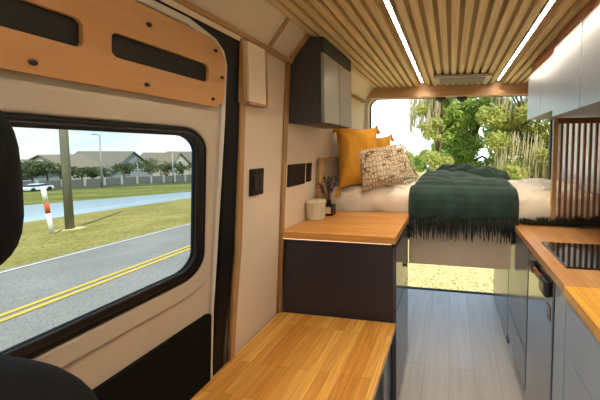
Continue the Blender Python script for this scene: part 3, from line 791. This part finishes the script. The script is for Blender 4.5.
# fence
fe = thing('fence', 'long grey fence with pale posts below the far houses', 'fence', P(48, 45, zz(48, 45)))
L = fe.location
def fz(u): return zz(48, u)
m_ = MB()
for k in range(28):
    u0 = 20+2.5*k; u1 = u0+2.5; h0 = .75+.022*(u0-33); h1 = .75+.022*(u1-33)
    h0 = min(h0, 1.45); h1 = min(h1, 1.45)
    a = [P(48, u0, fz(u0)-.1)-L, P(48, u1, fz(u1)-.1)-L, P(48, u1, fz(u1)+h1)-L, P(48, u0, fz(u0)+h0)-L]
    m_.prism(a, WW*.06)
m_.build('fence_panel', M['fence'], fe)
for k in range(29):
    u0 = 20+2.5*k; h0 = min(.75+.022*(u0-33), 1.45)
    c = P(47.95, u0, 0)-L; q = MB(); q.box(c.x-.12, c.x+.12, c.y-.12, c.y+.12, fz(u0)-.2-L.z, fz(u0)+h0+.12-L.z); q.build('post', M['fencepost'], fe)

# houses
def house(label, u0, u1, s0, s1, zr, ze, zb, gable, wall, roof, wins=()):
    """gable: 'u' ridge runs along the road, 's' gable end faces the van."""
    h = thing('house', label, 'house', P((s0+s1)/2, (u0+u1)/2, zb), 'houses beyond the fence'); L = h.location
    m_ = MB(); a = [P(s0, u0, zb)-L, P(s0, u1, zb)-L, P(s1, u1, zb)-L, P(s1, u0, zb)-L]
    m_.prism(a, (0, 0, ze-zb))
    if gable == 's':
        um = (u0+u1)/2; m_.prism([P(s0, u0, ze)-L, P(s0, u1, ze)-L, P(s0, um, zr)-L], WW*(s1-s0))
    else:
        sm = (s0+s1)/2; m_.prism([P(s0, u0, ze)-L, P(s1, u0, ze)-L, P(sm, u0, zr)-L], UU*(u1-u0))
    m_.build('wall', wall, h)
    m_ = MB(); t_ = Vector((0, 0, .15))
    if gable == 's':
        um = (u0+u1)/2; o_ = .45
        for ua, k in ((u0-o_, -1), (u1+o_, 1)):
            zl_ = ze-(zr-ze)*o_/(um-u0)
            m_.prism([P(s0-.4, ua, zl_)-L+t_*.3, P(s0-.4, um, zr)-L+t_*.3, P(s1+.4, um, zr)-L+t_*.3, P(s1+.4, ua, zl_)-L+t_*.3], (0, 0, .15))
    else:
        sm = (s0+s1)/2; o_ = .45; zl_ = ze-(zr-ze)*o_/(sm-s0)
        for sa in (s0-o_, s1+o_):
            m_.prism([P(sa, u0-.4, zl_)-L+t_*.3, P(sm, u0-.4, zr)-L+t_*.3, P(sm, u1+.4, zr)-L+t_*.3, P(sa, u1+.4, zl_)-L+t_*.3], (0, 0, .15))
    m_.build('roof', roof, h)
    for (u, z, w_, h_) in wins:
        m_ = MB(); c = P(s0-.03, u, z)-L
        m_.prism([c-UU*w_/2-Vector((0, 0, h_/2)), c+UU*w_/2-Vector((0, 0, h_/2)), c+UU*w_/2+Vector((0, 0, h_/2)), c-UU*w_/2+Vector((0, 0, h_/2))], -WW*.08)
        f_ = m_.build('window_frame', M['white'], h)
        m_ = MB(); c = P(s0-.12, u, z)-L; w_ -= .3; h_ -= .3
        m_.prism([c-UU*w_/2-Vector((0, 0, h_/2)), c+UU*w_/2-Vector((0, 0, h_/2)), c+UU*w_/2+Vector((0, 0, h_/2)), c-UU*w_/2+Vector((0, 0, h_/2))], -WW*.03)
        m_.build('pane', M['pane'], f_)
house('long low house behind trees at the left of the fence', 40.5, 48.2, 62, 72, -.8, -2.6, -6.6, 'u', M['housewall'], M['roof'], ((44, -3.4, 1.4, 1.2),))
house('house with brown roof just right of the utility pole', 48.6, 54.0, 61, 70, .0, -2.2, -7, 'u', M['housewall2'], M['roof2'], ((51.5, -3.2, 1.4, 1.2),))
house('large grey gabled house right of the tall lamp post', 54.3, 63.2, 60, 71, .55, -3.4, -8, 's', M['housewall'], M['roof'], ((60.3, -2.6, 1.5, 1.6), (57.5, -3.6, 1.5, 1.5)))
house('small cream house between the grey gabled house and the short lamp post', 64.2, 68.2, 63, 71, -.6, -2.6, -8.5, 'u', M['housewall2'], M['roof'], ((66, -3.6, 1.2, 1.2),))
house('cream gabled house behind the short lamp post', 68.8, 74.5, 61, 70, .1, -2.6, -9, 's', M['housewall2'], M['roof2'], ((71.6, -2.6, 1.3, 1.3),))
house('pale gabled house nearest the right edge of the side window', 75.3, 82., 60, 70, .35, -2.6, -9.5, 's', M['housewall2'], M['roof'], ((77.5, -3.4, 1.2, 1.6),))

# trees
def leaves(bm, c, r, n, size, rng):
    for _ in range(n):
        d = Vector((rng.gauss(0, 1), rng.gauss(0, 1), rng.gauss(0, 1))).normalized()*(rng.random()**.4)
        p = Vector((c[0]+d.x*r[0], c[1]+d.y*r[1], c[2]+d.z*r[2]))
        a = Vector((rng.gauss(0, 1), rng.gauss(0, 1), rng.gauss(0, 1))).normalized(); b = a.orthogonal().normalized()
        s = size*rng.uniform(.6, 1.3)
        v = [bm.verts.new(p+q) for q in (a*s, b*s*.55, -a*s, -b*s*.55)]
        bm.faces.new(v)
def tree(name, label, base, trunk, clumps, mat, n, size, seed, group=None, moss=None, trunk_r=.2):
    rng = random.Random(seed); t_ = thing(name, label, 'tree', base, group)
    m_ = MB(); top = Vector(trunk)
    m_.tube([(0, 0, -.2), top*.5+Vector((.1, 0, 0))*trunk_r, top], [trunk_r, trunk_r*.8, trunk_r*.55], 8)
    for c, r in clumps[:14]:
        m_.tube([top*rng.uniform(.6, 1), (top+Vector(c))/2+Vector((0, 0, -.1)), Vector(c)], [trunk_r*.4, trunk_r*.28, trunk_r*.12], 6)
    m_.build('trunk', M['bark'], t_)
    bm = bmesh.new()
    tot = sum(r[0]*r[2] for c, r in clumps)
    for c, r in clumps: leaves(bm, c, r, max(6, int(n*r[0]*r[2]/tot)), size, rng)
    me = bpy.data.meshes.new('foliage'); bm.to_mesh(me); bm.free(); link('foliage', me, mat, t_)
    if moss:
        bm = bmesh.new()
        for (c, r, k, l0, l1) in moss:
            for _ in range(k):
                p = Vector((c[0]+rng.uniform(-1, 1)*r[0], c[1]+rng.uniform(-1, 1)*r[1], c[2]+rng.uniform(-1, 1)*r[2])); ln = rng.uniform(l0, l1); w = rng.uniform(.016, .042)
                ang = rng.uniform(0, 3.14)
                for q in (0, 1.57):
                    dx = Vector((math.cos(ang+q), math.sin(ang+q), 0)); pr = None
                    for j in range(6):
                        t = j/5; ww = w*(.35+1.3*t*(1-t)*2)*(1-.75*t); cc = p+Vector((math.sin(t*5+ang)*.03, math.cos(t*4+ang)*.03, -ln*t))
                        cur = (bm.verts.new(cc-dx*ww), bm.verts.new(cc+dx*ww))
                        if pr: bm.faces.new((pr[0], pr[1], cur[1], cur[0]))
                        pr = cur
        me = bpy.data.meshes.new('hanging_moss'); bm.to_mesh(me); bm.free(); o = link('hanging_moss', me, M['moss'], t_); o['kind'] = 'stuff'; o['label'] = 'pale hanging moss strands'
    return t_
FT = [(35.9, 52, 'dark tree just inside the window left edge before the low house', 1.5, 2.5), (38.3, 53, 'broad dark tree behind the white car', 2.0, 3.2), (40.6, 54, 'dark tree between the white car and the utility pole', 1.8, 3.0),
      (43.9, 53, 'bushy tree right beside the utility pole', 1.6, 2.6), (46.2, 54, 'bushy tree left of the tall lamp post', 1.5, 2.6), (50.2, 53, 'tree in front of the large grey gabled house', 1.7, 3.6),
      (55.2, 53, 'tree at the right corner of the grey gabled house', 1.9, 4.2), (59.0, 53, 'tree in front of the cream house left of the short lamp post', 1.5, 3.8), (62.8, 53, 'tree nearest the window right edge before the pale house', 1.6, 4.2)]
for i, (u, s, lab, w_, h_) in enumerate(FT):
    w_ *= 1.12; h_ *= 1.12
    rng = random.Random(50+i); zb = zz(s, u)
    cl = [((rng.uniform(-.6, .6)*w_, rng.uniform(-.6, .6)*w_, h_*rng.uniform(.4, .86)), (w_*.5, w_*.5, h_*.17)) for _ in range(9)]
    tree('street_tree', lab, P(s, u, zb), (0, 0, h_*.6), cl, M['leaf_far'], 900, .16, 90+i, 'trees along the far fence', trunk_r=.12)

# car on the far side of the pond
car = thing('car', 'white hatchback parked on the far bank before the fence', 'car', P(43, 31.3, zz(43, 31.3)), None)
ax = Matrix((UU, -WW, Vector((0, 0, 1)))).transposed()
car.rotation_euler = ax.to_euler(); car.scale = (.8, .8, .85)
def xs(pts, w0, w1, name, mat):
    m_ = MB(); m_.prism([(a, -w1, b) for a, b in pts], (0, 2*w1, 0)); return m_.build(name, mat, car)
xs([(-1.3, .22), (-1.35, .5), (-.85, .62), (.95, .66), (1.3, .55), (1.32, .22)], 0, .8, 'body', M['carwhite'])
xs([(-.8, .6), (-.35, .92), (.5, .95), (1.0, .66)], 0, .66, 'cabin', M['pane'])
xs([(-.38, .90), (-.3, .95), (.45, .985), (.55, .93)], 0, .67, 'roof', M['carwhite'])
for a in (-.85, .85):
    for sy in (-.72, .72):
        m_ = MB(); m_.tube([(a, sy-.09, .25), (a, sy+.09, .25)], .26, 16); m_.build('wheel', M['tyre'], car)

# ------------------------------------------------------------------ outside, rear: trees with moss
def gz(x, y):
    p = Vector((x, y, 0)); s = p.dot(WW); u = p.dot(UU); return zz(s, u)
def cl_rand(seed, n, bx_, by, bz, r0, r1, sq=.8):
    rng = random.Random(seed); out_ = []
    for _ in range(n):
        r_ = rng.uniform(r0, r1); out_.append(((rng.uniform(*bx_), rng.uniform(*by), rng.uniform(*bz)), (r_, r_, r_*sq)))
    return out_
tree('oak_tree', 'dense green tree at the centre of the rear opening', (1.0, 15.5, gz(1.0, 15.5)), (0, 0, 3.2), cl_rand(3, 46, (-1.7, 1.7), (-.8, .8), (.9, 7.2), .5, .9), M['leaf_oak'], 26000, .12, 21, None, None, .25)
tree('oak_tree', 'yellow-green mossy tree hanging down right of the dense green tree', (3.9, 13.2, gz(3.9, 13.2)), (0, 0, 3.4), cl_rand(5, 100, (-2.1, 2.6), (-1.1, 1.0), (.6, 6.8), .4, .75), M['leaf_yellow'], 40000, .095, 22, None,
     [((-.2, -.7, 5.4), (1.9, .4, .9), 130, .5, 1.5), ((.2, -.9, 2.5), (2.1, .4, .9), 260, .6, 1.5), ((-1.9, -.8, 1.6), (.6, .4, .4), 90, .5, 1.0)], .2)
tree('oak_tree', 'tree with long pale moss hanging over the open white sky', (-1.0, 12.6, gz(-1.0, 12.6)), (.5, .6, 3.6), cl_rand(8, 22, (-1.0, .7), (-.6, .6), (3.4, 6.4), .2, .42)+cl_rand(9, 7, (-.3, .9), (-.5, .5), (1.2, 2.6), .35, .6), M['leaf_yellow'], 5200, .08, 23, None,
     [((-.3, 0, 5.2), (.75, .6, 1.0), 230, .6, 1.7)], .14)
tree('oak_tree', 'bright bushy tree seen past the overhead cabinets at the right of the rear opening', (8.6, 16, gz(8.6, 16)), (0, 0, 3.2), cl_rand(12, 40, (-2.2, 2.6), (-.8, .8), (.4, 6.6), .6, 1.1), M['leaf_yellow'], 18000, .13, 24, None,
     [((-.6, -1.2, 2.5), (2.2, .5, .9), 160, .8, 1.9)], .22)
for i, (x_, y_, w_, h_, lab) in enumerate(((-9.8, 58, 5., 5.6, 'bright hedge bush at the far left of the rear view'), (-5.2, 55, 4.6, 5.8, 'bright hedge bush in the middle of the far rear view'), (-1.4, 50, 4., 6.0, 'bright hedge bush nearest the dense green tree'), (-15, 64, 4.4, 4.6, 'distant low hedge bush behind the printed pillow'))):
    tree('bush', lab, (x_, y_, gz(x_, y_)), (0, 0, h_*.3), cl_rand(30+i, 12, (-w_*.5, w_*.5), (-1, 1), (.5, h_*.8), .8, 1.4), M['leaf_hedge'], 3600, .22, 60+i, 'far hedge bushes', None, .15)
strip('ground_grass_strip', -14, 1.2, 34, 47, M['grass2'], .04)
pl = thing('thin_pole', 'thin grey pole standing against the white sky in the rear view', 'pole', (-14.8, 60, gz(-14.8, 60)))
m_ = MB(); m_.tube([(0, 0, -.2), (0, 0, 9.0)], [.10, .07], 8); m_.build('shaft', M['metal_grey'], pl)
m_ = MB(); m_.box(-.5, .5, -.05, .05, 8.2, 8.35); m_.build('cross_arm', M['metal_grey'], pl)
for i, (x_, y_, lab) in enumerate(((-8.2, 52, 'tiny dark parked car left of the pair in the far rear view'), (-3.3, 43, 'tiny dark parked car right of the pair in the far rear view'))):
    t_ = thing('car', lab, 'car', (x_, y_, gz(x_, y_)), (lambda: 'far dark cars')())
    m_ = MB(); m_.prism([(-.95, -.8, .25), (-.95, -.8, .85), (.95, -.8, .85), (.95, -.8, .25)], (0, 1.6, 0)); m_.build('body', M['tyre'], t_)
    m_ = MB(); m_.prism([(-.8, -.7, .85), (-.55, -.7, 1.4), (.55, -.7, 1.4), (.8, -.7, .85)], (0, 1.4, 0)); m_.build('cabin', M['pane'], t_)
    for a in (-.7, .7):
        m_ = MB(); m_.tube([(a, -.82, .28), (a, -.6, .28)], .28, 12); m_.build('wheel', M['tyre'], t_)

# ------------------------------------------------------------------ light
sun = bpy.data.lights.new('sun', 'SUN'); so = bpy.data.objects.new('sun', sun); COL.objects.link(so)
sun.energy = 2.5; sun.angle = R(.6); sun.color = (1, .93, .80)
so.rotation_euler = Vector((.42, -.42, .80)).to_track_quat('Z', 'Y').to_euler()
w = bpy.data.worlds.new('sky'); sc.world = w; w.use_nodes = True; nt = w.node_tree
bg = nt.nodes['Background']; tc = nt.nodes.new('ShaderNodeTexCoord'); sep = nt.nodes.new('ShaderNodeSeparateXYZ')
nt.links.new(tc.outputs['Generated'], sep.inputs[0])
def wr(fac, stops):
    r = nt.nodes.new('ShaderNodeValToRGB'); e = r.color_ramp.elements
    while len(e) < len(stops): e.new(.5)
    for q, (p, c) in zip(e, stops): q.position = p; q.color = c
    nt.links.new(fac, r.inputs['Fac']); return r.outputs['Color']
base = wr(sep.outputs['Z'], [(0., (.66, .83, .86, 1)), (.12, (.50, .74, .82, 1)), (.5, (.40, .62, .90, 1)), (1., (.30, .52, .90, 1))])
mp = nt.nodes.new('ShaderNodeMapping'); mp.inputs['Scale'].default_value = (1, 1, 3.2); nt.links.new(tc.outputs['Generated'], mp.inputs[0])
nz = nt.nodes.new('ShaderNodeTexNoise'); nz.inputs['Scale'].default_value = 3.4; nz.inputs['Detail'].default_value = 7; nt.links.new(mp.outputs[0], nz.inputs['Vector'])
cl = wr(nz.outputs['Fac'], [(.50, (0, 0, 0, 1)), (.70, (1, 1, 1, 1))])
mx = nt.nodes.new('ShaderNodeMix'); mx.data_type = 'RGBA'; nt.links.new(cl, mx.inputs[0]); nt.links.new(base, mx.inputs[6]); mx.inputs[7].default_value = (.95, .95, .92, 1)
br = wr(sep.outputs['Y'], [(.55, (1, 1, 1, 1)), (.95, (2.6, 2.4, 2.2, 1))])
m2 = nt.nodes.new('ShaderNodeMix'); m2.data_type = 'RGBA'; m2.blend_type = 'MULTIPLY'; m2.inputs[0].default_value = 1
nt.links.new(mx.outputs[2], m2.inputs[6]); nt.links.new(br, m2.inputs[7])
nt.links.new(m2.outputs[2], bg.inputs['Color']); bg.inputs['Strength'].default_value = .68

sc.view_settings.view_transform = 'Standard'; sc.view_settings.look = 'None'
sc.view_settings.exposure = 1.04; sc.view_settings.gamma = 1.; sc.view_settings.use_curve_mapping = False
